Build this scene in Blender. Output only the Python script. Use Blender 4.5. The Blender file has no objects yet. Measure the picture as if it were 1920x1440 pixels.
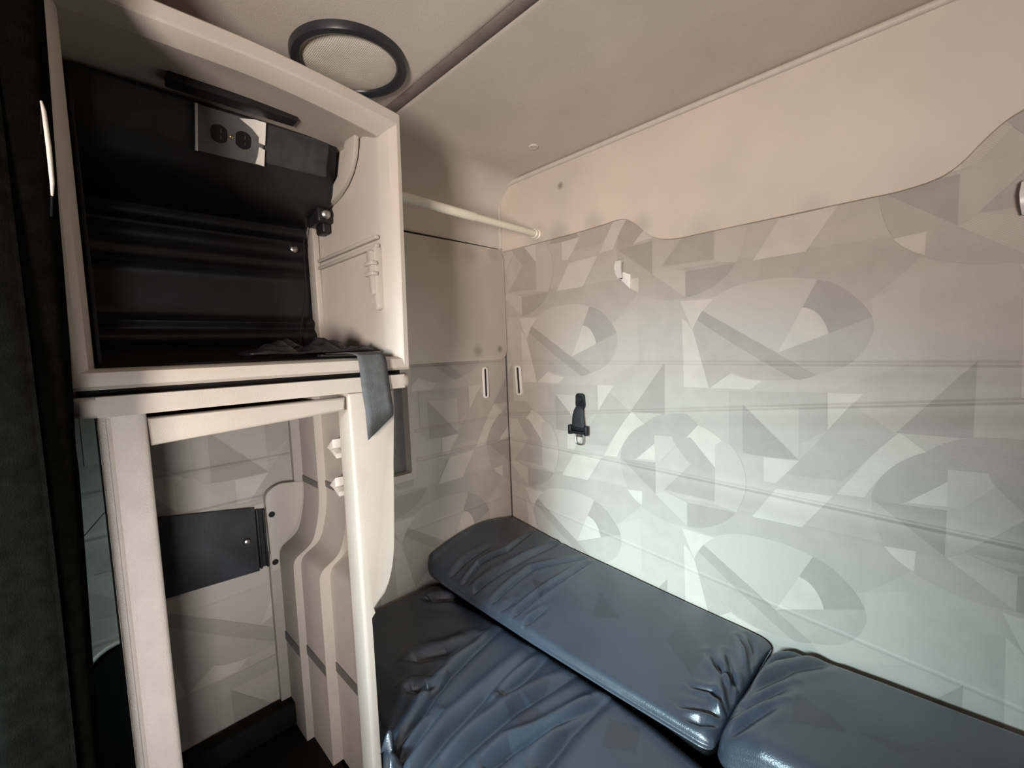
import bpy, bmesh, math, random
import numpy as np
from mathutils import Vector, Matrix

random.seed(4)
C = bpy.context.scene.collection
sc = bpy.context.scene

# ---------------------------------------------------------------- helpers
def new_bm():
    return bmesh.new()

def root_loc(o):
    v = Vector((0, 0, 0))
    while o is not None:
        v += o.location
        o = o.parent
    return v

def obj(name, bm, mats, parent=None, angle=40, smooth=True):
    """link a bmesh (in world coordinates) as ONE mesh object"""
    me = bpy.data.meshes.new(name)
    bmesh.ops.recalc_face_normals(bm, faces=bm.faces[:])
    bm.to_mesh(me)
    bm.free()
    if not isinstance(mats, (list, tuple)):
        mats = [mats]
    for m in mats:
        me.materials.append(m)
    if smooth:
        me.polygons.foreach_set('use_smooth', [True] * len(me.polygons))
        me.set_sharp_from_angle(angle=math.radians(angle))
    o = bpy.data.objects.new(name, me)
    C.objects.link(o)
    if parent is not None:
        off = root_loc(parent)
        me.transform(Matrix.Translation(-off))
        o.parent = parent
    return o

def thing(name, label, cat, loc=(0, 0, 0), group=None):
    o = bpy.data.objects.new(name, None)
    o.empty_display_size = 0.05
    C.objects.link(o)
    o.location = loc
    o['label'] = label
    o['category'] = cat
    if group:
        o['group'] = group
    return o

def tag(o, label, cat, group=None):
    o['label'] = label
    o['category'] = cat
    if group:
        o['group'] = group
    return o

def struct(name, bm, mats, label=None, cat=None, **k):
    o = obj(name, bm, mats, **k)
    o['kind'] = 'structure'
    if label:
        o['label'] = label
    if cat:
        o['category'] = cat
    return o

def box(bm, a, b, bev=0.0, seg=3, mi=0):
    vs = [bm.verts.new((x, y, z)) for x in (a[0], b[0]) for y in (a[1], b[1]) for z in (a[2], b[2])]
    idx = [(0, 1, 3, 2), (4, 6, 7, 5), (0, 4, 5, 1), (2, 3, 7, 6), (0, 2, 6, 4), (1, 5, 7, 3)]
    fs = [bm.faces.new([vs[i] for i in f]) for f in idx]
    for f in fs:
        f.material_index = mi
    if bev > 0:
        es = list({e for f in fs for e in f.edges})
        bmesh.ops.bevel(bm, geom=es, offset=bev, segments=seg, affect='EDGES', profile=0.5)
    return bm

def prism(bm, pts, axis, a, b, bev=0.0, seg=3, only_front=None, mi=0):
    """extrude a polygon given in the two other axes from a to b along axis"""
    def P(p, t):
        c = [0, 0, 0]
        o = [i for i in range(3) if i != axis]
        c[o[0]], c[o[1]], c[axis] = p[0], p[1], t
        return c
    n = len(pts)
    va = [bm.verts.new(P(p, a)) for p in pts]
    vb = [bm.verts.new(P(p, b)) for p in pts]
    fa = bm.faces.new(va)
    fb = bm.faces.new(vb[::-1])
    fs = [fa, fb]
    for i in range(n):
        j = (i + 1) % n
        fs.append(bm.faces.new([va[i], vb[i], vb[j], va[j]]))
    for f in fs:
        f.material_index = mi
    if bev > 0:
        if only_front == 'a':
            es = list(fa.edges)
        elif only_front == 'b':
            es = list(fb.edges)
        else:
            es = list(fa.edges) + list(fb.edges)
        bmesh.ops.bevel(bm, geom=es, offset=bev, segments=seg, affect='EDGES', profile=0.5)
    return bm

def tube(bm, pts, r, n=12, close=False, cap=True, mi=0):
    pts = [Vector(p) for p in pts]
    m = len(pts)
    rings = []
    up = None
    for i, p in enumerate(pts):
        if close:
            t = (pts[(i + 1) % m] - pts[i - 1]).normalized()
        else:
            t = (pts[min(i + 1, m - 1)] - pts[max(i - 1, 0)]).normalized()
        if up is None:
            up = Vector((0, 0, 1)) if abs(t.z) < .9 else Vector((1, 0, 0))
        s = t.cross(up).normalized()
        up = s.cross(t).normalized()
        rr = r[i] if isinstance(r, (list, tuple)) else r
        rings.append([bm.verts.new(p + s * (rr * math.cos(2 * math.pi * k / n)) + up * (rr * math.sin(2 * math.pi * k / n))) for k in range(n)])
    for i in range(m if close else m - 1):
        A, B = rings[i], rings[(i + 1) % m]
        for k in range(n):
            f = bm.faces.new([A[k], A[(k + 1) % n], B[(k + 1) % n], B[k]])
            f.material_index = mi
    if cap and not close:
        bm.faces.new(rings[0][::-1]).material_index = mi
        bm.faces.new(rings[-1]).material_index = mi
    return bm

def lathe(bm, prof, origin, axis, n=48, mi=0):
    """prof: list of (radius, height along axis); axis: unit Vector"""
    ax = Vector(axis).normalized()
    s = ax.orthogonal().normalized()
    u = ax.cross(s)
    o = Vector(origin)
    rings = []
    for r, h in prof:
        if r < 1e-6:
            rings.append([bm.verts.new(o + ax * h)])
        else:
            rings.append([bm.verts.new(o + ax * h + s * (r * math.cos(2 * math.pi * k / n)) + u * (r * math.sin(2 * math.pi * k / n))) for k in range(n)])
    for A, B in zip(rings, rings[1:]):
        for k in range(n):
            j = (k + 1) % n
            a = [A[0]] if len(A) == 1 else [A[k], A[j]]
            b = [B[0]] if len(B) == 1 else [B[j], B[k]]
            if len(a) + len(b) > 2:
                bm.faces.new(a + b).material_index = mi
    return bm

def round_poly(pts, radii, seg=6):
    """round the corners of a 2D polygon"""
    out = []
    n = len(pts)
    for i, p in enumerate(pts):
        r = radii[i] if isinstance(radii, (list, tuple)) else radii
        p = Vector(p)
        a = Vector(pts[i - 1]) - p
        b = Vector(pts[(i + 1) % n]) - p
        if r <= 0:
            out.append(tuple(p))
            continue
        la, lb = a.length, b.length
        a.normalize(); b.normalize()
        d = min(r, la * .49, lb * .49)
        for k in range(seg + 1):
            t = k / seg
            q = (p + a * d) * (1 - t) ** 2 + p * (2 * t * (1 - t)) + (p + b * d) * t ** 2
            out.append(tuple(q))
    return out

def strip(bm, rows, mi=0):
    """quad grid from rows of points"""
    vr = [[bm.verts.new(p) for p in row] for row in rows]
    for A, B in zip(vr, vr[1:]):
        for k in range(len(A) - 1):
            bm.faces.new([A[k], A[k + 1], B[k + 1], B[k]]).material_index = mi
    return vr

# ---------------------------------------------------------------- materials
def nd(nt, t, **k):
    n = nt.nodes.new(t)
    for a, v in k.items():
        setattr(n, a, v)
    return n

def mat(name, col, rough=.5, var=.08, nscale=30, bump=.0, bscale=300, metal=0, spec=.5, coat=0, sheen=0, stains=None):
    m = bpy.data.materials.new(name)
    m.use_nodes = True
    nt = m.node_tree
    b = nt.nodes['Principled BSDF']
    tc = nd(nt, 'ShaderNodeTexCoord')
    no = nd(nt, 'ShaderNodeTexNoise')
    no.inputs['Scale'].default_value = nscale
    no.inputs['Detail'].default_value = 6
    nt.links.new(tc.outputs['Object'], no.inputs['Vector'])
    cr = nd(nt, 'ShaderNodeValToRGB')
    e = cr.color_ramp.elements
    e[0].position, e[1].position = .3, .7
    e[0].color = tuple(c * (1 - var) for c in col) + (1,)
    e[1].color = tuple(min(1, c * (1 + var)) for c in col) + (1,)
    nt.links.new(no.outputs['Fac'], cr.inputs['Fac'])
    last = cr.outputs['Color']
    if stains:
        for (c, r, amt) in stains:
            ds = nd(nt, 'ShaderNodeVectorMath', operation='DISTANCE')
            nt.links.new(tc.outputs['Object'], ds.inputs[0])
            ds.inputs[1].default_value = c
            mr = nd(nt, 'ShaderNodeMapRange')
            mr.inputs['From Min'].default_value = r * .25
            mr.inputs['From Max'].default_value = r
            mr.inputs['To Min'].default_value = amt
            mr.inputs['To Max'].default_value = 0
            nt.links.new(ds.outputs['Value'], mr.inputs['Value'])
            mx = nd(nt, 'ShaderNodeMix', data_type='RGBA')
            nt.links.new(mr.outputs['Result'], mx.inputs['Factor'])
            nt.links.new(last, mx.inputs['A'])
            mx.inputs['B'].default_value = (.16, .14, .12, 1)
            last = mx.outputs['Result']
    nt.links.new(last, b.inputs['Base Color'])
    b.inputs['Roughness'].default_value = rough
    b.inputs['Metallic'].default_value = metal
    b.inputs['Specular IOR Level'].default_value = spec
    b.inputs['Coat Weight'].default_value = coat
    b.inputs['Sheen Weight'].default_value = sheen
    if bump > 0:
        n2 = nd(nt, 'ShaderNodeTexNoise')
        n2.inputs['Scale'].default_value = bscale
        n2.inputs['Detail'].default_value = 3
        nt.links.new(tc.outputs['Object'], n2.inputs['Vector'])
        bp = nd(nt, 'ShaderNodeBump')
        bp.inputs['Strength'].default_value = bump
        bp.inputs['Distance'].default_value = .002
        nt.links.new(n2.outputs['Fac'], bp.inputs['Height'])
        nt.links.new(bp.outputs['Normal'], b.inputs['Normal'])
    return m

PLASTIC = mat('beige_plastic', (.47, .418, .36), .42, .05, 9, .25, 900, spec=.4)
PLASTIC_IN = mat('beige_moulded_plastic', (.40, .36, .315), .5, .05, 12, .15, 700, spec=.35)
POSTV = mat('grained_vinyl', (.66, .595, .53), .45, .06, 25, .6, 380, spec=.45)
LINER = mat('headliner_vinyl', (.60, .54, .475), .62, .06, 5, .35, 600, spec=.3)
PADV = mat('padded_vinyl', (.62, .545, .465), .55, .06, 5, .2, 900, spec=.35,
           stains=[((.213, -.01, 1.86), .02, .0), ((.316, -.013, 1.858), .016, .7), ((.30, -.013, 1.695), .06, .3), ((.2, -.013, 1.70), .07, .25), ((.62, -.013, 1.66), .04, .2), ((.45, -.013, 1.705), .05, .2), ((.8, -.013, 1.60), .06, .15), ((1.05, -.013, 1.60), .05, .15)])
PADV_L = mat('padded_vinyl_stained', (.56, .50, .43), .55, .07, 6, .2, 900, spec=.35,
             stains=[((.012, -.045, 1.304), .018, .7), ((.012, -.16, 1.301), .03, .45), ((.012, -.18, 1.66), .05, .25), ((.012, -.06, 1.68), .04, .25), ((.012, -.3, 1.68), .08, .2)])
PIPE = mat('beige_piping', (.55, .49, .42), .5, .05, 40, .2, 700)
BLACK = mat('black_plastic', (.012, .012, .013), .42, .3, 20, .25, 500, spec=.35)
BLACK_MATTE = mat('black_lining', (.006, .006, .006), .75, .3, 20, .3, 300, spec=.2)
SLOPE = mat('dark_outlet_panel', (.046, .046, .048), .5, .2, 40, .3, 500, spec=.3)
CURT = mat('black_curtain_cloth', (.0042, .0041, .0036), 1.0, .3, 60, .4, 700, spec=.0)
STEEL = mat('dull_steel', (.42, .41, .40), .32, .2, 60, .1, 300, metal=1)
SILVER = mat('silver_paint', (.68, .66, .61), .32, .06, 60, 0, spec=.6)
CHROME = mat('silver_metal', (.72, .72, .70), .25, .08, 60, 0, metal=1)
PLATEM = mat('dark_access_plate', (.03, .033, .037), .5, .35, 14, .3, 300, spec=.4)
PLATE_GREY = mat('grey_cover_plate', (.14, .137, .13), .35, .12, 40, .1, 300, spec=.5)
CREAM = mat('cream_enamel', (.80, .75, .62), .3, .04, 10, 0, spec=.5)
IVORY = mat('ivory_plastic', (.78, .75, .69), .4, .04, 30, 0)
WEB = mat('grey_webbing', (.085, .088, .09), .7, .15, 60, .5, 500, spec=.25)
GRILLE = mat('speaker_mesh_cloth', (.68, .63, .54), .7, .05, 40, 0)
RINGM = mat('black_speaker_ring', (.02, .022, .026), .3, .2, 30, 0, spec=.5)
FLOORM = mat('black_rubber_floor', (.02, .02, .02), .8, .3, 12, .5, 200)
DARKCLOTH = mat('black_nylon_cloth', (.009, .009, .010), .42, .3, 40, .4, 350, spec=.4)
HOLE = mat('dark_hole', (.01, .01, .01), .9, .1)
TAPE = mat('torn_white_paper', (.8, .76, .69), .7, .06, 50, .2, 300)
BELT = mat('black_belt_webbing', (.018, .019, .021), .6, .2, 80, .5, 700)
BRASS = mat('brass_screw', (.6, .5, .25), .3, .1, metal=1)

# weave on the grille: fine wave bands as bump
def add_weave(m, scale, strength, rot=.6):
    nt = m.node_tree
    b = nt.nodes['Principled BSDF']
    tc = nd(nt, 'ShaderNodeTexCoord')
    w1 = nd(nt, 'ShaderNodeTexWave', bands_direction='X')
    w2 = nd(nt, 'ShaderNodeTexWave', bands_direction='Y')
    for w in (w1, w2):
        w.inputs['Scale'].default_value = scale
        nt.links.new(tc.outputs['Object'], w.inputs['Vector'])
    mu = nd(nt, 'ShaderNodeMath', operation='MULTIPLY')
    nt.links.new(w1.outputs['Fac'], mu.inputs[0])
    nt.links.new(w2.outputs['Fac'], mu.inputs[1])
    bp = nd(nt, 'ShaderNodeBump')
    bp.inputs['Strength'].default_value = strength
    bp.inputs['Distance'].default_value = .001
    nt.links.new(mu.outputs[0], bp.inputs['Height'])
    nt.links.new(bp.outputs['Normal'], b.inputs['Normal'])
add_weave(GRILLE, 90, .8)

# printed cloth of the berth walls: same folds in every tone of the print
def fold_group():
    g = bpy.data.node_groups.new('cloth_folds', 'ShaderNodeTree')
    g.interface.new_socket('Normal', in_out='OUTPUT', socket_type='NodeSocketVector')
    out = nd(g, 'NodeGroupOutput')
    tc = nd(g, 'ShaderNodeTexCoord')
    sp = nd(g, 'ShaderNodeSeparateXYZ')
    g.links.new(tc.outputs['Object'], sp.inputs[0])
    total = None
    # each fold: z = a + b*x, width, height
    for a, b, w, h in FOLDS:
        m1 = nd(g, 'ShaderNodeMath', operation='MULTIPLY_ADD')
        g.links.new(sp.outputs['X'], m1.inputs[0])
        m1.inputs[1].default_value = -b
        g.links.new(sp.outputs['Z'], m1.inputs[2])
        m2 = nd(g, 'ShaderNodeMath', operation='SUBTRACT')
        g.links.new(m1.outputs[0], m2.inputs[0])
        m2.inputs[1].default_value = a
        m3 = nd(g, 'ShaderNodeMath', operation='ABSOLUTE')
        g.links.new(m2.outputs[0], m3.inputs[0])
        mr = nd(g, 'ShaderNodeMapRange', interpolation_type='SMOOTHSTEP')
        mr.inputs['From Min'].default_value = 0
        mr.inputs['From Max'].default_value = w
        mr.inputs['To Min'].default_value = h
        mr.inputs['To Max'].default_value = 0
        g.links.new(m3.outputs[0], mr.inputs['Value'])
        if total is None:
            total = mr.outputs['Result']
        else:
            ad = nd(g, 'ShaderNodeMath', operation='ADD')
            g.links.new(total, ad.inputs[0])
            g.links.new(mr.outputs['Result'], ad.inputs[1])
            total = ad.outputs[0]
    no = nd(g, 'ShaderNodeTexNoise')
    no.inputs['Scale'].default_value = 5
    no.inputs['Detail'].default_value = 4
    g.links.new(tc.outputs['Object'], no.inputs['Vector'])
    mm = nd(g, 'ShaderNodeMath', operation='MULTIPLY_ADD')
    g.links.new(no.outputs['Fac'], mm.inputs[0])
    mm.inputs[1].default_value = .004
    g.links.new(total, mm.inputs[2])
    n3 = nd(g, 'ShaderNodeTexNoise')
    n3.inputs['Scale'].default_value = 500
    g.links.new(tc.outputs['Object'], n3.inputs['Vector'])
    m4 = nd(g, 'ShaderNodeMath', operation='MULTIPLY_ADD')
    g.links.new(n3.outputs['Fac'], m4.inputs[0])
    m4.inputs[1].default_value = .0004
    g.links.new(mm.outputs[0], m4.inputs[2])
    bp = nd(g, 'ShaderNodeBump')
    bp.inputs['Strength'].default_value = 1
    bp.inputs['Distance'].default_value = 1
    g.links.new(m4.outputs[0], bp.inputs['Height'])
    g.links.new(bp.outputs['Normal'], out.inputs[0])
    return g
FOLDS = [(1.250, -.010, .008, .0022), (1.035, .095, .008, .0026), (.935, -.035, .009, .0032), (1.242, -.010, .04, .0030), (1.020, .095, .045, .0036), (.915, -.035, .05, .0045), (.70, -.10, .008, .0012), (1.41, .02, .04, .0014)]
FG = fold_group()

def cloth(name, col, ribs=None):
    m = mat(name, col, .50, .05, 18, 0, spec=.42)
    nt = m.node_tree
    b = nt.nodes['Principled BSDF']
    gn = nd(nt, 'ShaderNodeGroup')
    gn.node_tree = FG
    nt.links.new(gn.outputs[0], b.inputs['Normal'])
    if ribs is not None:                      # tones printed as fine stripes
        cr = next(n for n in nt.nodes if n.type == 'VALTORGB')
        tc = next(n for n in nt.nodes if n.type == 'TEX_COORD')
        mp = nd(nt, 'ShaderNodeMapping')
        mp.inputs['Rotation'].default_value = (0, ribs, 0)
        wv = nd(nt, 'ShaderNodeTexWave', bands_direction='X')
        wv.inputs['Scale'].default_value = 95
        nt.links.new(tc.outputs['Object'], mp.inputs['Vector'])
        nt.links.new(mp.outputs['Vector'], wv.inputs['Vector'])
        mx = nd(nt, 'ShaderNodeMix', data_type='RGBA')
        mx.inputs['A'].default_value = tuple(c * .93 for c in col) + (1,)
        mx.inputs['B'].default_value = tuple(c * 1.07 for c in col) + (1,)
        nt.links.new(wv.outputs['Fac'], mx.inputs['Factor'])
        nt.links.new(mx.outputs['Result'], b.inputs['Base Color'])
    return m
CL = [cloth('print_dark', (.352, .318, .278)), cloth('print_mid_dark', (.385, .348, .305)), cloth('print_mid', (.415, .375, .328)),
      cloth('print_ribbed', (.475, .43, .375), .9), cloth('print_light', (.545, .495, .43)), cloth('print_ground', (.452, .41, .358))]

TILE = [
    (2, [(0.726,1.513),(0.871,1.515),(1.191,1.509),(1.218,1.484),(1.243,1.462),(1.162,1.383),(1.144,1.375),(1.11,1.411),(1.06,1.436),(0.983,1.451),(0.891,1.446),(0.83,1.424),(0.803,1.422),(0.729,1.43)]),
    (3, [(0.793,1.387),(0.83,1.424),(0.891,1.446),(0.983,1.451),(1.06,1.436),(0.98,1.267)]),
    (3, [(1.162,1.382),(1.238,1.415),(1.242,1.245),(1.092,1.176),(1.061,1.211),(1.099,1.224),(1.129,1.242),(1.153,1.273),(1.166,1.312),(1.163,1.341)]),
    (2, [(0.98,1.267),(1.084,1.309),(1.163,1.341),(1.166,1.312),(1.153,1.273),(1.129,1.242),(1.099,1.224),(1.061,1.211),(0.993,1.255)]),
    (2, [(0.778,1.363),(1.015,1.201),(0.981,1.196),(0.939,1.197),(0.891,1.209),(0.84,1.236),(0.802,1.272),(0.778,1.313),(0.768,1.341)]),
    (0, [(1.06,1.436),(1.085,1.427),(1.11,1.411),(1.144,1.375),(1.163,1.341),(1.083,1.309),(1.073,1.341),(1.055,1.364),(1.031,1.374)]),
    (4, [(1.031,1.374),(1.055,1.364),(1.073,1.341),(1.084,1.309),(0.98,1.267)]),
    (0, [(0.793,1.387),(1.061,1.211),(1.04,1.203),(1.015,1.201),(0.778,1.363)]),
    (4, [(0.729,1.421),(0.825,1.417),(0.793,1.387),(0.778,1.363),(0.765,1.336)]),
    (4, [(0.735,1.372),(0.765,1.336),(0.786,1.262),(0.81,1.171),(0.739,1.172)]),
    (2, [(0.768,1.33),(0.802,1.27),(0.84,1.236),(0.869,1.214),(0.81,1.171),(0.786,1.262)]),
    (4, [(0.869,1.214),(0.901,1.201),(0.945,1.195),(0.916,1.171),(0.813,1.172)]),
    (0, [(1.325,1.242),(1.324,1.087),(1.208,1.087)]),
    (2, [(0.863,1.165),(1.083,1.17),(1.086,1.081),(1.028,1.04),(1.027,1.129),(0.898,1.129),(0.899,0.996),(0.863,1.008)]),
    (4, [(1.084,1.169),(1.151,1.17),(1.086,1.081)]),
    (0, [(0.899,1.129),(1.026,1.0),(0.945,0.997),(0.899,0.999)]),
    (3, [(0.901,1.129),(1.027,1.129),(1.028,1.002)]),
    (2, [(1.086,1.081),(1.13,1.146),(1.205,1.086),(1.208,1.084),(1.115,0.962),(0.996,0.958),(1.03,1.0)]),
    (4, [(0.95,0.995),(1.028,0.997),(0.978,0.931),(0.95,0.931)]),
    (4, [(0.569,1.088),(0.612,1.051),(0.563,1.016),(0.527,0.963),(0.512,0.932),(0.46,0.929),(0.492,0.981),(0.529,1.039)]),
    (1, [(0.612,1.051),(0.646,1.077),(0.683,1.09),(0.746,1.093),(0.779,1.063),(0.746,1.024),(0.701,1.021),(0.645,1.019),(0.645,0.993),(0.583,0.936),(0.524,0.931),(0.532,0.968),(0.563,1.016)]),
    (4, [(0.779,1.063),(0.811,1.05),(0.845,1.026),(0.827,1.011),(0.827,0.946),(0.758,1.025),(0.746,1.024)]),
    (3, [(0.645,0.993),(0.645,1.019),(0.701,1.021),(0.713,0.996),(0.666,0.942),(0.647,0.941)]),
    (1, [(0.701,1.021),(0.758,1.025),(0.827,0.946),(0.827,0.938),(0.757,0.946),(0.713,0.996)]),
    (4, [(0.583,0.936),(0.645,0.993),(0.647,0.941)]),
    (0, [(0.529,0.928),(0.646,0.933),(0.645,0.835),(0.593,0.872)]),
    (2, [(0.524,0.931),(0.529,0.928),(0.647,0.833),(0.746,0.756),(0.707,0.752),(0.664,0.758),(0.601,0.782),(0.554,0.825),(0.533,0.874)]),
    (1, [(0.827,0.948),(0.827,0.849),(0.674,0.853),(0.757,0.944)]),
    (3, [(0.827,1.011),(0.845,1.026),(0.868,1.016),(0.892,0.982),(0.905,0.94),(0.905,0.893),(0.882,0.831),(0.825,0.841),(0.827,0.95)]),
    (0, [(0.746,0.827),(0.88,0.829),(0.854,0.798),(0.813,0.772),(0.767,0.757),(0.746,0.756)]),
    (3, [(0.647,0.833),(0.674,0.851),(0.746,0.829),(0.746,0.756)]),
    (4, [(0.549,0.828),(0.601,0.832),(0.599,0.786),(0.573,0.802)]),
    (4, [(0.335,0.918),(0.454,0.923),(0.391,0.83),(0.277,0.829)]),
]
PRINT_A = [[(0.781,-0.12),(0.875,-0.195),(0.882,-0.295),(0.784,-0.223)],[(0.545,-0.167),(0.654,-0.232),(0.59,-0.275)],[(0.895,-0.427),(0.927,-0.46),(0.895,-0.489)],[(0.023,-0.117),(0.064,-0.033),(0.177,-0.128),(0.126,-0.193)],[(0.351,-0.264),(0.406,-0.249),(0.432,-0.317)]]
PRINT_B = [[(1.076,-0.233),(1.143,-0.259),(1.172,-0.286),(1.09,-0.326)],[(1.182,-0.271),(1.269,-0.246),(1.245,-0.283)]]
PRINT_C = [[(0.777,-0.48),(0.836,-0.454),(0.86,-0.515),(0.802,-0.55)],[(0.552,-0.541),(0.607,-0.483),(0.63,-0.546),(0.568,-0.578)],[(0.58,-0.615),(0.583,-0.573),(0.673,-0.568),(0.658,-0.631)]]
FOLD_A = [[(0.183,-0.442),(0.162,-0.322),(0.188,-0.212),(0.158,-0.053)],[(0.236,-0.428),(0.255,-0.26),(0.265,-0.116),(0.269,-0.006)],[(0.32,-0.458),(0.317,-0.357),(0.316,-0.226),(0.392,-0.049)],[(0.408,-0.461),(0.414,-0.333),(0.424,-0.201),(0.425,-0.059)],[(0.117,-0.449),(0.108,-0.349),(0.127,-0.234)],[(0.38,-0.473),(0.365,-0.419),(0.369,-0.373)],[(0.46,-0.464),(0.461,-0.401),(0.469,-0.341)],[(0.258,-0.469),(0.232,-0.399),(0.235,-0.277)],[(0.984,-0.339),(0.938,-0.253),(0.889,-0.193)],[(0.985,-0.33),(0.952,-0.241),(0.915,-0.16)],[(0.984,-0.339),(0.932,-0.309),(0.892,-0.32)],[(0.985,-0.342),(0.938,-0.366),(0.893,-0.384)],[(0.984,-0.361),(0.942,-0.399),(0.905,-0.411)],[(0.974,-0.173),(0.948,-0.118),(0.915,-0.072)],[(0.97,-0.138),(0.954,-0.091),(0.931,-0.046)],[(0.985,-0.266),(0.954,-0.235),(0.915,-0.225)]]
FOLD_B = [[(0.985,-0.294),(0.984,-0.207),(0.999,-0.123),(1.062,-0.028)],[(0.996,-0.32),(1.018,-0.241),(1.05,-0.147),(1.106,-0.053)],[(0.997,-0.354),(1.025,-0.294),(1.065,-0.214)],[(0.999,-0.416),(1.027,-0.353),(1.06,-0.289)],[(0.984,-0.264),(0.976,-0.18),(0.978,-0.093)]]
FOLD_C = [[(0.503,-0.869),(0.453,-0.754),(0.403,-0.631),(0.363,-0.427)],[(0.563,-0.837),(0.541,-0.752),(0.527,-0.656),(0.5,-0.432)],[(0.607,-0.796),(0.602,-0.708),(0.604,-0.601),(0.638,-0.427)],[(0.665,-0.742),(0.669,-0.679),(0.69,-0.621),(0.74,-0.438)],[(0.743,-0.67),(0.734,-0.568),(0.743,-0.459)],[(0.55,-0.586),(0.55,-0.516),(0.544,-0.424)],[(0.524,-0.872),(0.505,-0.804),(0.495,-0.745)],[(0.292,-0.661),(0.334,-0.592),(0.338,-0.51)],[(0.088,-0.474),(0.139,-0.413),(0.215,-0.407)],[(0.373,-0.73),(0.407,-0.707),(0.404,-0.675)]]


PX, PZ = .645, .675                        # repeat of the print

def clip(poly, x0, x1, z0, z1):
    for ax, lim, sgn in ((0, x0, 1), (0, x1, -1), (1, z0, 1), (1, z1, -1)):
        out = []
        n = len(poly)
        for i in range(n):
            p, q = poly[i], poly[(i + 1) % n]
            dp, dq = sgn * (p[ax] - lim), sgn * (q[ax] - lim)
            if dp >= 0:
                out.append(p)
            if dp * dq < 0:
                t = dp / (dp - dq)
                out.append((p[0] + t * (q[0] - p[0]), p[1] + t * (q[1] - p[1])))
        poly = out
        if len(poly) < 3:
            return []
    return poly

def smooth_arcs(poly):
    """round the shallow corners of a traced shape into arcs"""
    n = len(poly)
    P = [Vector(p) for p in poly]
    def turn(i):
        a = P[i] - P[i - 1]; b = P[(i + 1) % n] - P[i]
        return abs(a.angle_signed(b, 0)) if a.length > 1e-6 and b.length > 1e-6 else 9
    sm = [turn(i) < math.radians(40) and turn(i) > math.radians(3) for i in range(n)]
    out = []
    for i in range(n):
        j = (i + 1) % n
        p1, p2 = P[i], P[j]
        out.append(tuple(p1))
        if not (sm[i] or sm[j]):
            continue
        p0 = P[i - 1] if sm[i] else None
        p3 = P[(j + 1) % n] if sm[j] else None
        L = (p2 - p1).length
        m1 = ((p2 - p0).normalized() * L) if p0 is not None else None
        m2 = ((p3 - p1).normalized() * L) if p3 is not None else None
        if m1 is None:
            m1 = 2 * (p2 - p1) - m2
        if m2 is None:
            m2 = 2 * (p2 - p1) - m1
        for k in range(1, 5):
            t = k / 5
            q = p1 * (2 * t**3 - 3 * t**2 + 1) + m1 * (t**3 - 2 * t**2 + t) + p2 * (-2 * t**3 + 3 * t**2) + m2 * (t**3 - t**2)
            out.append(tuple(q))
    return out
TILE = [(t, smooth_arcs(p)) for t, p in TILE]

def printed(bm, x0, x1, z0, z1, to3d):
    """lay the printed shapes of the cloth over a wall rectangle"""
    for layer, (tone, poly) in enumerate(TILE):
        for i in range(-4, 5):
            for k in range(-3, 4):
                q = clip([(x + i * PX, z + k * PZ) for x, z in poly], x0, x1, z0, z1)
                if len(q) < 3:
                    continue
                clean = []
                for p in q:
                    if not clean or (abs(p[0] - clean[-1][0]) + abs(p[1] - clean[-1][1])) > 1e-4:
                        clean.append(p)
                if len(clean) > 2 and abs(clean[0][0] - clean[-1][0]) + abs(clean[0][1] - clean[-1][1]) < 1e-4:
                    clean.pop()
                if len(clean) < 3:
                    continue
                f = bm.faces.new([bm.verts.new(to3d(u, v, .0004 + layer * .00004)) for u, v in clean])
                f.material_index = tone

# ---------------------------------------------------------------- setting
CEIL = 1.945
FRONT = -2.9
RIGHT = 2.15
bm = new_bm(); box(bm, (-.10, FRONT, -.06), (RIGHT + .1, .10, 0)); struct('floor', bm, FLOORM, 'black rubber cab floor', 'floor')

def cloth_wall(name, slab_a, slab_b, x0, x1, z0, z1, to3d, label):
    bm = new_bm()
    box(bm, slab_a, slab_b, mi=5)
    bmesh.ops.recalc_face_normals(bm, faces=bm.faces[:])
    printed(bm, x0, x1, z0, z1, to3d)
    me = bpy.data.meshes.new(name)
    bm.to_mesh(me); bm.free()
    for m in CL:
        me.materials.append(m)
    o = bpy.data.objects.new(name, me); C.objects.link(o)
    o['kind'] = 'structure'; o['label'] = label; o['category'] = 'wall'
    return o
cloth_wall('wall_rear', (-.10, 0, 0), (RIGHT + .1, .08, CEIL + .08), 0, RIGHT, .30, 1.72, lambda u, v, d: (u, -d, v),
           'rear berth wall in beige geometric printed vinyl cloth')
cloth_wall('wall_left', (-.10, FRONT, 0), (0, 0, CEIL + .08), -1.6, 0, .36, 1.70, lambda u, v, d: (d, u, v),
           'left berth wall in beige geometric printed cloth beside the cabinet')
bm = new_bm(); box(bm, (RIGHT, FRONT, 0), (RIGHT + .08, 0, CEIL + .08)); struct('wall_right', bm, mat('dark_grey_trim', (.07, .066, .06), .8), 'dark grey right cab wall', 'wall')

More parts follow.
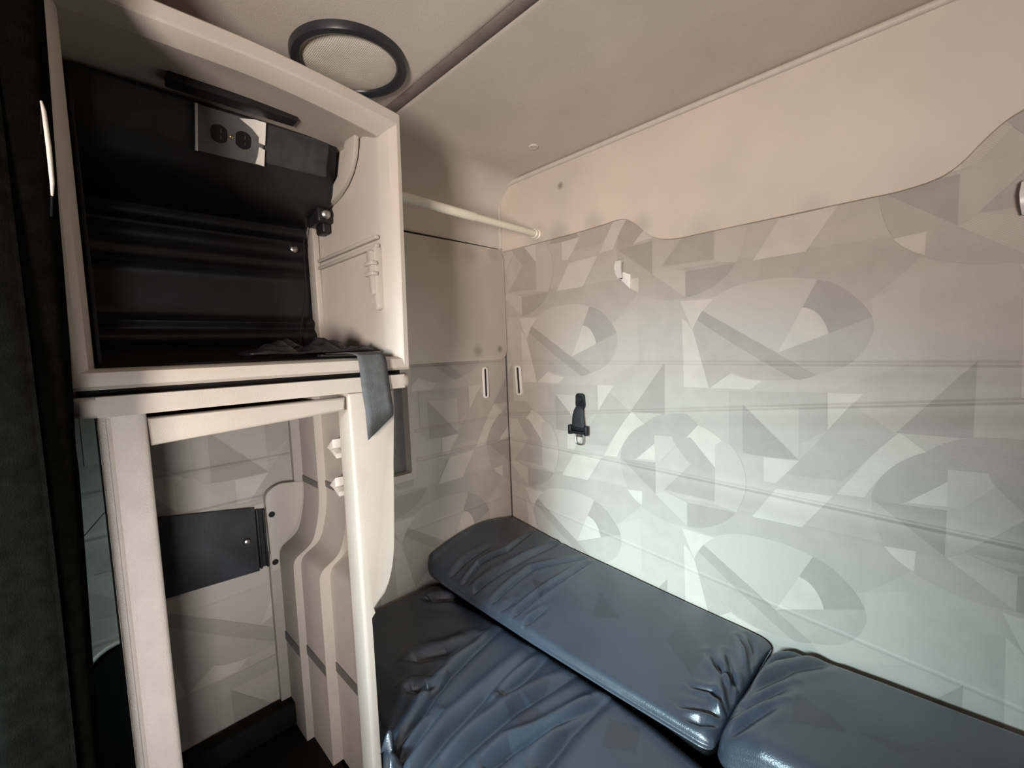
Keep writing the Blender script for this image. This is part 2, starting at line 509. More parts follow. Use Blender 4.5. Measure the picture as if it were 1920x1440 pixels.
# ceiling liner: flat roof, moulded shoulder into the left wall, groove between front and rear panels
def ceil_profile():
    p = [(.006, 1.66), (.006, 1.80)]
    r = .13
    for k in range(0, 13):
        a = math.pi * (1 - .5 * k / 12)
        p.append((.006 + r + r * math.cos(a), CEIL - r + r * math.sin(a)))
    p += [(.3, CEIL), (.6, CEIL), (1.2, CEIL), (RIGHT, CEIL)]
    return p
def groove(y):
    d = (y + .605) / .012
    return .012 * math.exp(-d * d)
ys = [FRONT, -1.6, -1.2, -.9] + [-.76 + .008 * k for k in range(39)] + [-.4, -.25, -.1, -.02, 0]
bm = new_bm()
prof = ceil_profile()
rows = []
for y in ys:
    row = []
    for i, (x, z) in enumerate(prof):
        a = prof[max(i - 1, 0)]; b = prof[min(i + 1, len(prof) - 1)]
        t = Vector((b[0] - a[0], b[1] - a[1])).normalized()
        g = groove(y) * (0 if i < 2 else min(1, (i - 1) / 6))
        fr = -.004 * (1 / (1 + math.exp((y + .607) / .02))) * (0 if i < 2 else min(1, (i - 1) / 6))
        row.append((x - t.y * (g + fr), y, z + t.x * (g + fr)))
    rows.append(row)
vr = strip(bm, rows)
top = strip(bm, [[(-.02, y, 1.66), (-.02, y, CEIL + .07), (RIGHT, y, CEIL + .07)] for y in (FRONT, 0)])
struct('ceiling', bm, LINER, 'beige moulded headliner curving down into the left wall', 'ceiling')

# darker brown strip laid along the groove between the two roof panels
bm = new_bm()
gp = [(prof[i], prof[max(i - 1, 0)], prof[min(i + 1, len(prof) - 1)]) for i in range(2, len(prof))]
rows = []
for (x, z), a, b in gp:
    t = Vector((b[0] - a[0], b[1] - a[1])).normalized()
    rows.append([(x + t.y * d, -.604 + e, z - t.x * d) for e, d in ((-.019, -.004), (-.015, .001), (-.008, .0035), (0, .0042), (.008, .0035), (.015, .001), (.019, -.004))])
strip(bm, rows)
struct('trim_4', bm, mat('brown_strip', (.17, .145, .12), .8, .12, 30, .4, 300), 'brown strip across the ceiling', 'trim')

# rear padded panel of plain vinyl above the printed cloth, with its wavy lower edge
edge = [(1.80, 1.700), (1.46, 1.700), (1.40, 1.699), (1.369, 1.694), (1.344, 1.680), (1.318, 1.655), (1.291, 1.625), (1.262, 1.607), (1.213, 1.598), (1.162, 1.597), (1.02, 1.597), (.769, 1.597),
        (.72, 1.598), (.683, 1.605), (.656, 1.616), (.633, 1.632), (.611, 1.655), (.589, 1.674), (.567, 1.687), (.543, 1.692), (.515, 1.692), (.49, 1.690), (.367, 1.687), (.17, 1.687), (.012, 1.688)]
edge = [p for p in smooth_arcs(edge[::1])]
outline = edge + [(.012, 1.89), (.016, 1.91), (.028, 1.926), (.05, 1.936), (.08, 1.939), (RIGHT, 1.939), (RIGHT, 1.700)]
bm = new_bm(); prism(bm, outline, 1, .0, -.013, .006, 3, only_front='b')
o = obj('padded_panel', bm, PADV); tag(o, 'plain beige padded vinyl panel with wavy lower edge high on the rear wall', 'wall panel')

# left padded panel
bm = new_bm()
prism(bm, round_poly([(-.70, 1.264), (-.006, 1.264), (-.006, 1.696), (-.70, 1.696)], .03), 0, 0, .013, .006, 3, only_front='b')
o = obj('padded_panel', bm, PADV_L); tag(o, 'plain beige stained vinyl panel on the left wall between cabinet and corner', 'wall panel')
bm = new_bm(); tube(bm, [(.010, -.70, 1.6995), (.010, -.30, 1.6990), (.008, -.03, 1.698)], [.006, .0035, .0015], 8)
obj('edge_shadow', bm, HOLE, o)  # dark tube draws the shadow line along the panel's top edge

# piping along the rear wall: up the corner, round it and along the ceiling
bm = new_bm()
path = [(.0085, -.014, 1.70), (.0085, -.014, 1.78), (.0085, -.014, 1.86), (.010, -.014, 1.885), (.016, -.014, 1.905), (.029, -.014, 1.923), (.05, -.014, 1.932), (.09, -.014, 1.935)] + [(x, -.014, 1.936) for x in (.2, .5, .9, 1.4, RIGHT)]
tube(bm, path, .0085, 12)
struct('trim_1', bm, PIPE, 'beige piping along the top of the rear wall', 'trim')
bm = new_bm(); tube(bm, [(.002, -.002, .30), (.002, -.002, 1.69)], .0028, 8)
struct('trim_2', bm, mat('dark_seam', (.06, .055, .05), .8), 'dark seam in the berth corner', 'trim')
# piped edge on the left wall beyond the cabinet post, with a rounded dark lower panel
bm = new_bm()
arc = [(.005, -1.222, 1.26), (.005, -1.222, .72), (.005, -1.224, .69)] + [(.005, -1.224 - .075 * math.sin(a), .615 + .075 * math.cos(a)) for a in [i * math.pi / 16 for i in range(1, 8)]] + [(.005, -1.299, .60), (.005, -1.30, .45)]
tube(bm, arc, .005, 10)
struct('trim_3', bm, PIPE, 'pale piped edge on the left wall beyond the cabinet post', 'trim')
bm = new_bm()
poly = [(p[1], p[2]) for p in arc[2:]] + [(-1.30, 0.0), (-1.15, 0.0), (-1.15, .60), (-1.21, .69)]
prism(bm, poly, 0, 0.0, .004)
struct('baseboard_left', bm, BLACK_MATTE, 'dark lower panel on the left wall', 'baseboard')
bm = new_bm(); box(bm, (0, -1.21, .30), (.05, -.88, .365), .008)
struct('baseboard_rear', bm, BLACK_MATTE, 'black ledge at the foot of the left wall', 'baseboard')

# ---------------------------------------------------------------- upper cabinet
XF = .45
uc = thing('upper_cabinet', 'open beige moulded cabinet with black lining, upper of the two', 'cabinet', (.22, -1.0, 1.264))
def ring(x, pts):
    return [(x, y, z) for y, z in pts]
def arch(ytl, ybl, yr_top, yr_bot, ztop, zdrop, zbot):
    """outline of the frame, four sides with a gently falling top to the right; fixed point count"""
    pts = []
    n = 14
    for k in range(n + 1):                     # left side, up
        t = k / n
        pts.append((ybl + (ytl - ybl) * t, zbot + (ztop - zbot) * t))
    for k in range(1, 21):                     # top, left to right
        t = k / 20
        y = ytl + (yr_top - ytl) * t
        pts.append((y, ztop - zdrop * max(0, (t - .45) / .55) ** 1.6))
    for k in range(1, n + 1):                  # right side, down
        t = k / n
        pts.append((yr_top + (yr_bot - yr_top) * t, ztop - zdrop + (zbot - ztop + zdrop) * t))
    for k in range(1, 20):                     # bottom
        t = k / 20
        pts.append((yr_bot + (ybl - yr_bot) * t, zbot))
    return pts
sections = [
    (.02, arch(-1.272, -1.272, -.735, -.738, 1.832, .026, 1.268)),
    (.425, arch(-1.272, -1.272, -.728, -.733, 1.834, .026, 1.266)),
    (.445, arch(-1.270, -1.270, -.722, -.733, 1.833, .026, 1.266)),
    (.451, arch(-1.264, -1.262, -.725, -.736, 1.828, .026, 1.271)),
    (.452, arch(-1.250, -1.255, -.733, -.747, 1.806, .024, 1.276)),
    (.450, arch(-1.246, -1.250, -.736, -.750, 1.802, .024, 1.290)),
    (.440, arch(-1.240, -1.240, -.748, -.757, 1.796, .026, 1.2945)),
    (.418, arch(-1.232, -1.235, -.757, -.766, 1.790, .030, 1.296)),
    (.405, arch(-1.230, -1.233, -.760, -.768, 1.792, .030, 1.293)),
    (.36, arch(-1.229, -1.231, -.762, -.768, 1.800, .020, 1.293)),
    (.03, arch(-1.229, -1.229, -.764, -.770, 1.806, .010, 1.293)),
]
bm = new_bm()
vr = [[bm.verts.new(p) for p in ring(x, pts)] for x, pts in sections]
for A, B in zip(vr, vr[1:]):
    n = len(A)
    for k in range(n):
        j = (k + 1) % n
        f = bm.faces.new([A[k], A[j], B[j], B[k]])
obj('shell', bm, PLASTIC, uc, angle=24)
# black lining: ribbed back wall and floor tray
bm = new_bm()
rows = []
prof = []
zs = [1.297 + .006 * k for k in range(82)]
def rib(z):
    v = .05
    for c, w, a in ((1.60, .012, .014), (1.565, .006, -.008), (1.52, .010, .012), (1.64, .010, .010), (1.392, .012, .02), (1.36, .02, .012)):
        v += a * math.exp(-((z - c) / w) ** 2)
    v += .02 / (1 + math.exp((z - 1.37) / .006))
    return v
strip(bm, [[(rib(z), y, z) for y in (-1.228, -1.1, -.9, -.772)] for z in zs])
strip(bm, [[(.02, y, z) for y in (-1.228, -.772)] for z in (1.297, 1.783)])
obj('back_lining', bm, BLACK, uc)
bm = new_bm(); box(bm, (.05, -1.227, 1.294), (.405, -.772, 1.300), .002)
obj('floor_lining', bm, BLACK_MATTE, uc)
bm = new_bm(); box(bm, (.05, -1.2285, 1.30), (.40, -1.2235, 1.70), .002)
obj('side_lining', bm, BLACK_MATTE, uc)
# sloping outlet panel with rounded lower nose
op = [(.06, 1.795), (.255, 1.798), (.262, 1.792), (.232, 1.722), (.222, 1.69), (.205, 1.668), (.18, 1.655), (.15, 1.65), (.06, 1.65)]
bm = new_bm(); prism(bm, op, 1, -1.222, -.7745, .004, 2)
obj('outlet_panel', bm, BLACK, uc)
bm = new_bm()
def slope_pt(y, t):      # on the sloped face
    return (.262 - .030 * t + .003, y, 1.792 - .070 * t)
q = round_poly([(-1.190, .06), (-.80, .06), (-.80, .95), (-1.190, .95)], .03)
inner = [bm.verts.new(slope_pt(*p)) for p in q]
q2 = round_poly([(-1.196, .0), (-.794, .0), (-.794, 1.02), (-1.196, 1.02)], .035)
outer = [bm.verts.new((slope_pt(*p)[0] - .004, p[0], slope_pt(*p)[2])) for p in q2]
for k in range(len(inner)):
    j = (k + 1) % len(inner)
    bm.faces.new([outer[k], outer[j], inner[j], inner[k]])
bm.faces.new(inner)
obj('raised_field', bm, SLOPE, uc)
# black light bar along the top
bm = new_bm(); box(bm, (.290, -1.099, 1.787), (.324, -.884, 1.806), .003)
obj('light_bar', bm, BLACK, uc)
# curved trim strip on the right inner side
cv = [(.352, 1.786), (.348, 1.765), (.338, 1.74), (.318, 1.715), (.288, 1.695), (.250, 1.682), (.21, 1.674), (.15, 1.671), (.10, 1.670)]
cv2 = [(.300, 1.786), (.297, 1.768), (.288, 1.748), (.272, 1.732), (.250, 1.718), (.222, 1.708), (.19, 1.70), (.15, 1.697), (.10, 1.697)]
bm = new_bm(); prism(bm, cv + cv2[::-1], 1, -.7665, -.7775, .002, 2)
obj('curved_trim', bm, PLASTIC_IN, uc)
bm = new_bm(); box(bm, (.055, -.783, 1.30), (.098, -.767, 1.665), .003)
obj('corner_strip', bm, PLASTIC, uc)
bm = new_bm()
for z in (1.552, 1.534):
    box(bm, (.09, -.776, z - .004), (.412, -.766, z + .004), .002)
obj('guide_rail', bm, PLASTIC_IN, uc)
# latch catch moulded near the front edge
bm = new_bm()
prism(bm, round_poly([(.372, 1.530), (.412, 1.535), (.412, 1.40), (.395, 1.395), (.372, 1.425)], .010), 1, -.778, -.762, .003, 2)
prism(bm, round_poly([(.384, 1.525), (.408, 1.525), (.408, 1.43), (.392, 1.43)], .008), 1, -.786, -.772, .003, 2)
for z in (1.496, 1.474):
    box(bm, (.380, -.791, z - .004), (.416, -.776, z + .004), .002)
obj('latch_catch', bm, PLASTIC, uc)
def bolt(name, o, ax, r, m, parent):
    bm = new_bm()
    lathe(bm, [(r * .85, 0), (r, .002), (r, .006), (r * .8, .009), (r * .3, .0105), (0, .0105)], o, ax, 20)
    return obj(name, bm, m, parent)
bolt('bolt', (.056, -.820, 1.585), (1, 0, 0), .011, STEEL, uc)
bm = new_bm(); box(bm, (.12, -.806, 1.628), (.196, -.770, 1.664), .006); box(bm, (.14, -.792, 1.606), (.185, -.772, 1.64), .006)
br = obj('hinge_bracket', bm, BLACK, uc)
bolt('bolt', (.196, -.788, 1.647), (1, -.25, -.25), .0115, STEEL, br)
bm = new_bm(); tube(bm, [(.10, -.79, 1.66), (.075, -.80, 1.60), (.072, -.80, 1.50), (.075, -.805, 1.45), (.09, -.83, 1.37), (.10, -.84, 1.302)], .0018, 6)
obj('cable', bm, BLACK, uc)

# power outlet on the slope
def onslope(y, t, d=0):
    n = Vector((.070, 0, -.030)).normalized()
    p = Vector((.2655 - .030 * t, y, 1.792 - .070 * t)) + n * d
    return p
po = thing('power_outlet', 'double power outlet with a torn paper scrap in the upper cabinet', 'outlet', tuple(onslope(-.99, .6)))
def slab(bm, pts2, d0, d1, bev=.0015):
    a = [bm.verts.new(onslope(y, t, d0)) for y, t in pts2]
    b = [bm.verts.new(onslope(y, t, d1)) for y, t in pts2]
    fs = [bm.faces.new(a[::-1]), bm.faces.new(b)]
    n = len(a)
    for k in range(n):
        j = (k + 1) % n
        bm.faces.new([a[k], a[j], b[j], b[k]])
    if bev:
        bmesh.ops.bevel(bm, geom=list(fs[1].edges), offset=bev, segments=2, affect='EDGES')
    return bm
bm = new_bm(); slab(bm, round_poly([(-1.050, .06), (-.932, .06), (-.932, 1.12), (-1.050, 1.12)], .004, 3), .0, .005)
obj('cover_plate', bm, PLATE_GREY, po)
bm = new_bm(); slab(bm, [(-1.0515, .05), (-1.0475, .05), (-1.0475, 1.13), (-1.0515, 1.13)], .0, .0065, 0)
obj('plate_edge', bm, TAPE, po)
for cy in (-1.0125, -.9705):
    bm = new_bm()
    q = []
    for k in range(28):
        a = 2 * math.pi * k / 28
        y = .0165 * math.cos(a); t = .0165 * math.sin(a)
        y = max(-.0135, min(.0135, y))
        q.append((cy + y, .6 + t / .076))
    slab(bm, q, .003, .0068, .001)
    so = obj('socket', bm, BLACK, po)
    for dt in (-.006, .006):
        bm = new_bm()
        slab(bm, [(cy - .001 + .003, .6 + (dt - .0035) / .076), (cy + .004, .6 + (dt - .0035) / .076), (cy + .004, .6 + (dt + .0035) / .076), (cy + .002, .6 + (dt + .0035) / .076)], .0066, .0072, 0)
        obj('slot', bm, CHROME, so)
bm = new_bm(); c0 = onslope(-.9915, .6, .005)
lathe(bm, [(.0035, 0), (.0035, .001), (.002, .0022), (0, .0024)], c0, (.070, 0, -.030), 14)
obj('screw', bm, BRASS, po)
bm = new_bm()
slab(bm, [(-.978, .10), (-.952, .02), (-.930, .02), (-.930, .58), (-.942, .56), (-.942, .42), (-.955, .26)], .005, .0058, 0)
slab(bm, [(-.941, .66), (-.930, .70), (-.930, 1.12), (-.947, 1.10), (-.943, .90)], .005, .0058, 0)
obj('paper_scrap', bm, TAPE, po)

# ---------------------------------------------------------------- worktop between the cabinets
bm = new_bm()
wt = round_poly([(.02, -1.275), (.462, -1.275), (.462, -.732), (.02, -.732)], [0, .05, .03, 0], 8)
prism(bm, wt, 2, 1.228, 1.2565, .010, 4)
o = obj('worktop', bm, PLASTIC); tag(o, 'thin beige worktop slab between the upper and lower cabinet', 'worktop')
bm = new_bm(); box(bm, (.03, -1.255, 1.2565), (.435, -.75, 1.266)); obj('spacer', bm, BLACK_MATTE, o)

# ---------------------------------------------------------------- lower cabinet
lc = thing('lower_cabinet', 'open beige lower cabinet with rounded post and stepped end panel', 'cabinet', (.22, -1.0, 0))
bm = new_bm()
pq = round_poly([(.395, -1.236), (.452, -1.236), (.452, -1.183), (.395, -1.183)], [.012, .026, .014, .01], 8)
prism(bm, pq, 2, 0, 1.228)
obj('post', bm, POSTV, lc, angle=60)
bm = new_bm(); box(bm, (.398, -1.2365, 0), (.402, -1.2362, 1.22)); tube(bm, [(.448, -1.226, .02), (.448, -1.226, 1.225)], .003, 8)
obj('post_seam', bm, PIPE, lc)
bm = new_bm(); box(bm, (.02, -1.232, 0), (.395, -1.222, 1.228)); obj('side_panel', bm, BLACK_MATTE, lc)
# drawer front hanging a little askew
bm = new_bm()
prism(bm, [(-1.181, 1.1775), (-.884, 1.193), (-.881, 1.2195), (-1.183, 1.2195)], 0, .425, .449, .005, 3)
obj('drawer_front', bm, PLASTIC, lc)
bm = new_bm(); box(bm, (.04, -1.17, 1.20), (.425, -.885, 1.2075)); obj('drawer_tray', bm, BLACK_MATTE, lc)
# end panel front face, wide at the top, narrowed below where the mattress sits
ep = [(-.8765, 0.02), (-.8765, 1.227), (-.775, 1.227), (-.779, 1.18), (-.788, 1.066), (-.792, .98), (-.796, .916), (-.800, .875), (-.806, .845), (-.815, .818), (-.826, .797), (-.838, .781), (-.850, .771), (-.857, .768), (-.8585, .755), (-.8585, .70), (-.859, .40), (-.859, .02)]
bm = new_bm(); prism(bm, ep, 0, .40, .452, .007, 3, only_front='b')
obj('end_panel', bm, PLASTIC, lc, angle=50)
# stepped inner side: four curved bands, each one further out
def S(z):
    a = 1 / (1 + math.exp(-(z - .803) / .0075))
    t = max(0, min(1, (z - .795) / .16)); b = 1 - (1 - t) ** 2
    return .55 * a + .45 * b
zs = [.30 + .012 * k for k in range(37)] + [.74 + .004 * k for k in range(61)] + [.99 + .02 * k for k in range(13)]
zs = [z for z in zs if z < 1.224] + [1.226]
x_st = [.018, .125, .245, .36, .41]
yb = [-.926, -.902, -.884, -.859]
yt = [-.849, -.826, -.806, -.790]
def Y(k, z):
    z0 = z
    return yb[k] + (yt[k] - yb[k]) * S(z0)
bm = new_bm()
pts_rows = []
for z in zs:
    row = []
    row.append((.0, Y(0, z) - .0, z))
    row.append((x_st[0], Y(0, z), z))
    for k in range(1, 4):
        row.append((x_st[k - 1], Y(k, z), z))
        row.append((x_st[k], Y(k, z), z))
    row.append((x_st[3], -.8605 + .075 * S(z), z))
    row.append((x_st[4], -.8605 + (.075 * S(z)), z))
    pts_rows.append(row)
strip(bm, pts_rows)
strip(bm, [[(0, Y(3, z) + .005, z), (.41, Y(3, z) + .005, z)] for z in zs])
obj('stepped_panel', bm, PLASTIC_IN, lc, angle=35)
# mounting flange with two screws
bm = new_bm()
prism(bm, round_poly([(-.922, .735), (-.904, .735), (-.903, .792), (-.872, .815), (-.850, .850), (-.833, .905), (-.829, .958), (-.890, .966), (-.926, .948)], [.002, .002, .01, .02, .02, .02, .003, .012, .02]), 0, .004, .0215, .003, 2, only_front='b')
fl = obj('mounting_flange', bm, PLASTIC, lc)
for z, y in ((.888, -.913), (.757, -.914)):
    bm = new_bm(); lathe(bm, [(.008, 0), (.0065, .001), (.0055, -.001), (0, -.001)], (.0216, y, z), (1, 0, 0), 18)
    lathe(bm, [(.0068, .0004), (.0068, .0014), (.003, .0016), (0, .0006)], (.0216, y, z), (1, 0, 0), 18)
    obj('screw', bm, HOLE, fl)
# shelf slots: dark ledges running along the bands
def ledge(z, x0, x1, y0, y1, h=.012):
    bm = new_bm()
    prism(bm, [(x0, y0), (x1, y1), (x1, y1 + .03), (x0, y0 + .03)], 2, z - h / 2, z + h / 2)
    return bm
GREY = mat('grey_slot', (.12, .11, .10), .6, .1)
for k in range(1, 4):
    x0 = x_st[k - 1] + .001; x1 = x_st[k] - .001
    obj('shelf_slot', ledge(.966, x0, x1, Y(k, .966) - .0022, Y(k, .966) - .0022, .017), GREY, lc)
    obj('shelf_slot', ledge(.545, x0, x1, Y(k, .545) - .0022, Y(k, .545) - .0022, .024), GREY, lc)
for zc in (1.078, .985):
    bm = new_bm()
    prism(bm, [(.222, zc + .002), (.258, zc + .026), (.260, zc + .006), (.245, zc - .002)], 1, -.800, -.836, .002, 2)
    prism(bm, [(.222, zc - .004), (.260, zc - .020), (.264, zc - .008), (.245, zc)], 1, -.800, -.830, .002, 2)
    obj('clip', bm, IVORY, lc)
bm = new_bm(); box(bm, (.05, -1.22, .0), (.40, -.862, .30), .01)
obj('base', bm, BLACK_MATTE, lc)

# black access plate on the wall inside the lower cabinet
ap = thing('access_plate', 'black metal plate on the wall inside the lower cabinet', 'metal plate', (.004, -1.04, .84))
bm = new_bm(); prism(bm, [(-1.21, .755), (-.949, .742), (-.949, .914), (-1.21, .958)], 0, .0015, .010, .002, 2, only_front='b')
obj('plate', bm, PLATEM, ap)
bm = new_bm(); box(bm, (.0015, -.9475, .748), (.014, -.942, .908), .001); box(bm, (.0015, -.932, .748), (.014, -.9275, .905), .001); box(bm, (.0015, -.942, .748), (.004, -.932, .906))
obj('bracket', bm, BLACK, ap)
bolt('screw', (.010, -.974, .832), (1, 0, 0), .008, STEEL, ap)

# hanging webbing strap and dark cloth lying in the upper cabinet
bm = new_bm()
cen = [(.33, -.84, 1.304), (.38, -.835, 1.305), (.42, -.832, 1.3055), (.445, -.829, 1.3035), (.459, -.828, 1.299), (.4655, -.8275, 1.285), (.4665, -.826, 1.26), (.468, -.825, 1.23), (.472, -.823, 1.19)]
rows = []
for i, p in enumerate(cen):
    w = .030
    rows.append([(p[0] + .0014 * math.sin(i * 1.3 + t * 4), p[1] + w * t, p[2]) for t in (-1, -.6, -.2, .2, .6, 1)])
rows.append([(.473, -.823 + .029 * t, 1.153 + .021 * t) for t in (-1, -.6, -.2, .2, .6, 1)])
strip(bm, rows)
me_o = obj('webbing_strap', bm, WEB)
sm = me_o.modifiers.new('thick', 'SOLIDIFY'); sm.thickness = .0022; sm.offset = 1
tag(me_o, 'grey webbing strap hanging over the front edge of the upper cabinet', 'strap')

bm = new_bm()
n = 46
rng = np.random.RandomState(3)
rows = []
for i in range(n + 1):
    u = i / n
    row = []
    for j in range(31):
        v = j / 30
        y = -1.03 + .25 * u
        x = .28 + .13 * v
        env = math.sin(math.pi * u) ** .6 * math.sin(math.pi * v) ** .6
        h = .004 + env * (.012 + .010 * math.sin(16 * u + 7 * v) + .008 * math.sin(27 * v - 9 * u + 1) + .005 * math.sin(40 * u + 5 * math.sin(9 * v)))
        row.append((x + .008 * math.sin(11 * u) * math.sin(math.pi * v), y + .01 * math.sin(9 * v) * math.sin(math.pi * u), 1.3045 + max(h, .001)))
    rows.append(row)
strip(bm, rows)
o = obj('cloth', bm, DARKCLOTH, angle=80)
sm = o.modifiers.new('thick', 'SOLIDIFY'); sm.thickness = .003; sm.offset = 1
tag(o, 'crumpled black cloth lying on the upper cabinet floor', 'cloth')

# ---------------------------------------------------------------- small wall fittings
rb = thing('recess_box', 'beige open recess box on the left wall behind the cabinet', 'wall box', (0, -.58, .90))
bm = new_bm()
fo = round_poly([(-.72, .885), (-.474, .885), (-.474, 1.262), (-.72, 1.262)], .012)
fi = round_poly([(-.70, .908), (-.492, .908), (-.492, 1.24), (-.70, 1.24)], .008)
va = [bm.verts.new((.002, y, z)) for y, z in fo]; vb = [bm.verts.new((.036, y, z)) for y, z in fo]
vb2 = [bm.verts.new((.040, y * .992 - .0048, z * .996 + .004)) for y, z in fo]
vc = [bm.verts.new((.040, y, z)) for y, z in fi]; vd = [bm.verts.new((.006, y, z)) for y, z in fi]
for A, B in ((va, vb), (vb, vb2), (vb2, vc), (vc, vd)):
    for k in range(len(A)):
        j = (k + 1) % len(A)
        bm.faces.new([A[k], A[j], B[j], B[k]])
obj('frame', bm, PLASTIC, rb)
bm = new_bm(); prism(bm, fi, 0, .003, .006); obj('back_plate', bm, PLATE_GREY, rb)
bolt('screw', (.006, -.553, 1.066), (1, 0, 0), .006, HOLE, rb)

def slot_bezel(axis, c, w, h, label, tilt=0):
    bm = new_bm()
    n = 40
    def loop(W, H):
        r = W / 2
        out = []
        for k in range(n):
            a = 2 * math.pi * k / n
            y = r * math.cos(a); z = r * math.sin(a) + (H / 2 - r) * (1 if math.sin(a) >= 0 else -1)
            out.append((y + tilt * z, z))
        return out
    P = (lambda a, b, d: (d, c[0] + a, c[1] + b)) if axis == 0 else (lambda a, b, d: (c[0] + a, -d, c[1] + b))
    rings = [[bm.verts.new(P(a, b, d)) for a, b in loop(W, H)] for W, H, d in ((w, h, .001), (w, h, .006), (w - .004, h - .004, .009), (w * .55, h - w * .5, .009), (w * .5, h - w * .55, .003))]
    for A, B in zip(rings, rings[1:]):
        for k in range(n):
            bm.faces.new([A[k], A[(k + 1) % n], B[(k + 1) % n], B[k]])
    t = thing('slot_bezel', label, 'bezel', P(0, 0, 0), 'ivory slot bezels either side of the berth corner')
    obj('bezel', bm, IVORY, t)
    bm = new_bm(); bm.faces.new([bm.verts.new(P(a, b, .0026)) for a, b in loop(w * .52, h - w * .52)])
    obj('slot', bm, HOLE, t)
slot_bezel(0, (-.121, 1.176), .027, .124, 'ivory oval slot bezel on the left wall, left of the corner seam')
slot_bezel(1, (.071, 1.177), .030, .122, 'ivory oval slot bezel on the rear wall, right of the corner seam', -.04)

def coat_hook(x, z, s, label):
    t = thing('coat_hook', label, 'hook', (x, 0, z), 'folding silver coat hooks on the rear wall')
    bm = new_bm()
    prism(bm, [(x - .018 * s, z + .010 * s), (x - .010 * s, z - .018 * s), (x + .022 * s, z - .050 * s), (x + .024 * s, z - .004 * s), (x + .004 * s, z + .004 * s)], 1, -.0006, -.009 * s, .002, 2)
    obj('base_plate', bm, IVORY, t)
    bm = new_bm()
    prof = [(0.0, .048), (-.020, .040), (-.026, .020), (-.022, .0), (-.014, -.014), (-.010, -.014), (-.016, .002), (-.018, .020), (-.014, .034), (0, .040)]
    hw = [.007, .010, .012, .010, .007, .007, .010, .012, .010, .007]
    A = [bm.verts.new((x - .008 * s - w * s, -.004 + y * s, z + zz * s)) for (y, zz), w in zip(prof, hw)]
    B = [bm.verts.new((x - .008 * s + w * s, -.004 + y * s, z + zz * s)) for (y, zz), w in zip(prof, hw)]
    bm.faces.new(A); bm.faces.new(B[::-1])
    for k in range(len(A)):
        j = (k + 1) % len(A)
        bm.faces.new([A[k], B[k], B[j], A[j]])
    obj('hook_arm', bm, SILVER, t)
    bm = new_bm(); lathe(bm, [(.004 * s, 0), (.004 * s, .002), (0, .003)], (x - .006 * s, -.010 * s, z - .012 * s), (0, -1, 0), 12)
    obj('screw', bm, HOLE, t)
coat_hook(.552, 1.524, 1.0, 'small folding metal coat hook on the rear wall, above the belt strap')
coat_hook(1.388, 1.522, 1.05, 'folding metal coat hook at the far right of the rear wall')

# belt strap with buckle tongue
bs = thing('belt_strap', 'short black belt strap with metal tongue bolted to the rear wall', 'belt', (.37, 0, 1.13))
bm = new_bm()
prism(bm, round_poly([(.352, 1.138), (.388, 1.138), (.391, 1.095), (.386, 1.082), (.352, 1.086), (.350, 1.10)], .010, 4), 1, -.001, -.007, .002, 2)
an = obj('anchor_plate', bm, BLACK, bs)
bm = new_bm(); lathe(bm, [(.013, 0), (.013, .004), (.009, .008), (0, .009)], (.370, -.007, 1.115), (0, -1, 0), 6)
obj('bolt', bm, BLACK, an)
bm = new_bm()
rows = []
for z, x0, x1, d in ((1.094, .357, .386, .008), (1.078, .349, .389, .012), (1.06, .343, .390, .013), (1.035, .340, .392, .013), (1.018, .340, .394, .014), (1.008, .342, .394, .012)):
    rows.append([(x0 + (x1 - x0) * t, -d - .002 * math.sin(math.pi * t), z) for t in (0, .25, .5, .75, 1)])
strip(bm, rows)
o = obj('webbing', bm, BELT, bs)
sm = o.modifiers.new('thick', 'SOLIDIFY'); sm.thickness = .003; sm.offset = 1
bm = new_bm(); box(bm, (.328, -.026, .996), (.405, -.008, 1.006), .003); box(bm, (.326, -.026, .992), (.340, -.008, 1.026), .004); box(bm, (.394, -.026, .992), (.408, -.008, 1.026), .004); box(bm, (.335, -.024, 1.014), (.40, -.016, 1.020), .002)
obj('slide_bar', bm, BLACK, bs)
bm = new_bm()
tube(bm, [(.350, -.010, 1.0), (.350, -.010, .966), (.354, -.010, .959), (.362, -.010, .957), (.374, -.010, .957), (.381, -.010, .960), (.384, -.010, .968), (.384, -.010, 1.0)], .0035, 8)
box(bm, (.350, -.013, .983), (.384, -.008, 1.0), .002)
obj('buckle_tongue', bm, CHROME, bs)

# tension rod from the cabinet side to the rear wall
tr = thing('tension_rod', 'cream enamelled tension rod between the cabinet and the rear wall', 'rod', (.21, -.37, 1.715))
a, b = Vector((.272, -.737, 1.708)), Vector((.206, -.018, 1.716))
bm = new_bm(); tube(bm, [a, a.lerp(b, .55)], .0135, 20); tube(bm, [a.lerp(b, .55), b], .0115, 20)
obj('rod', bm, CREAM, tr)
bm = new_bm(); dv = (b - a).normalized()
lathe(bm, [(.0125, -.022), (.0160, -.020), (.0165, -.010), (.0150, -.007), (.0185, -.005), (.0185, .002), (.016, .0045), (0, .0045)], b, dv, 24)
obj('end_cap', bm, CREAM, tr)

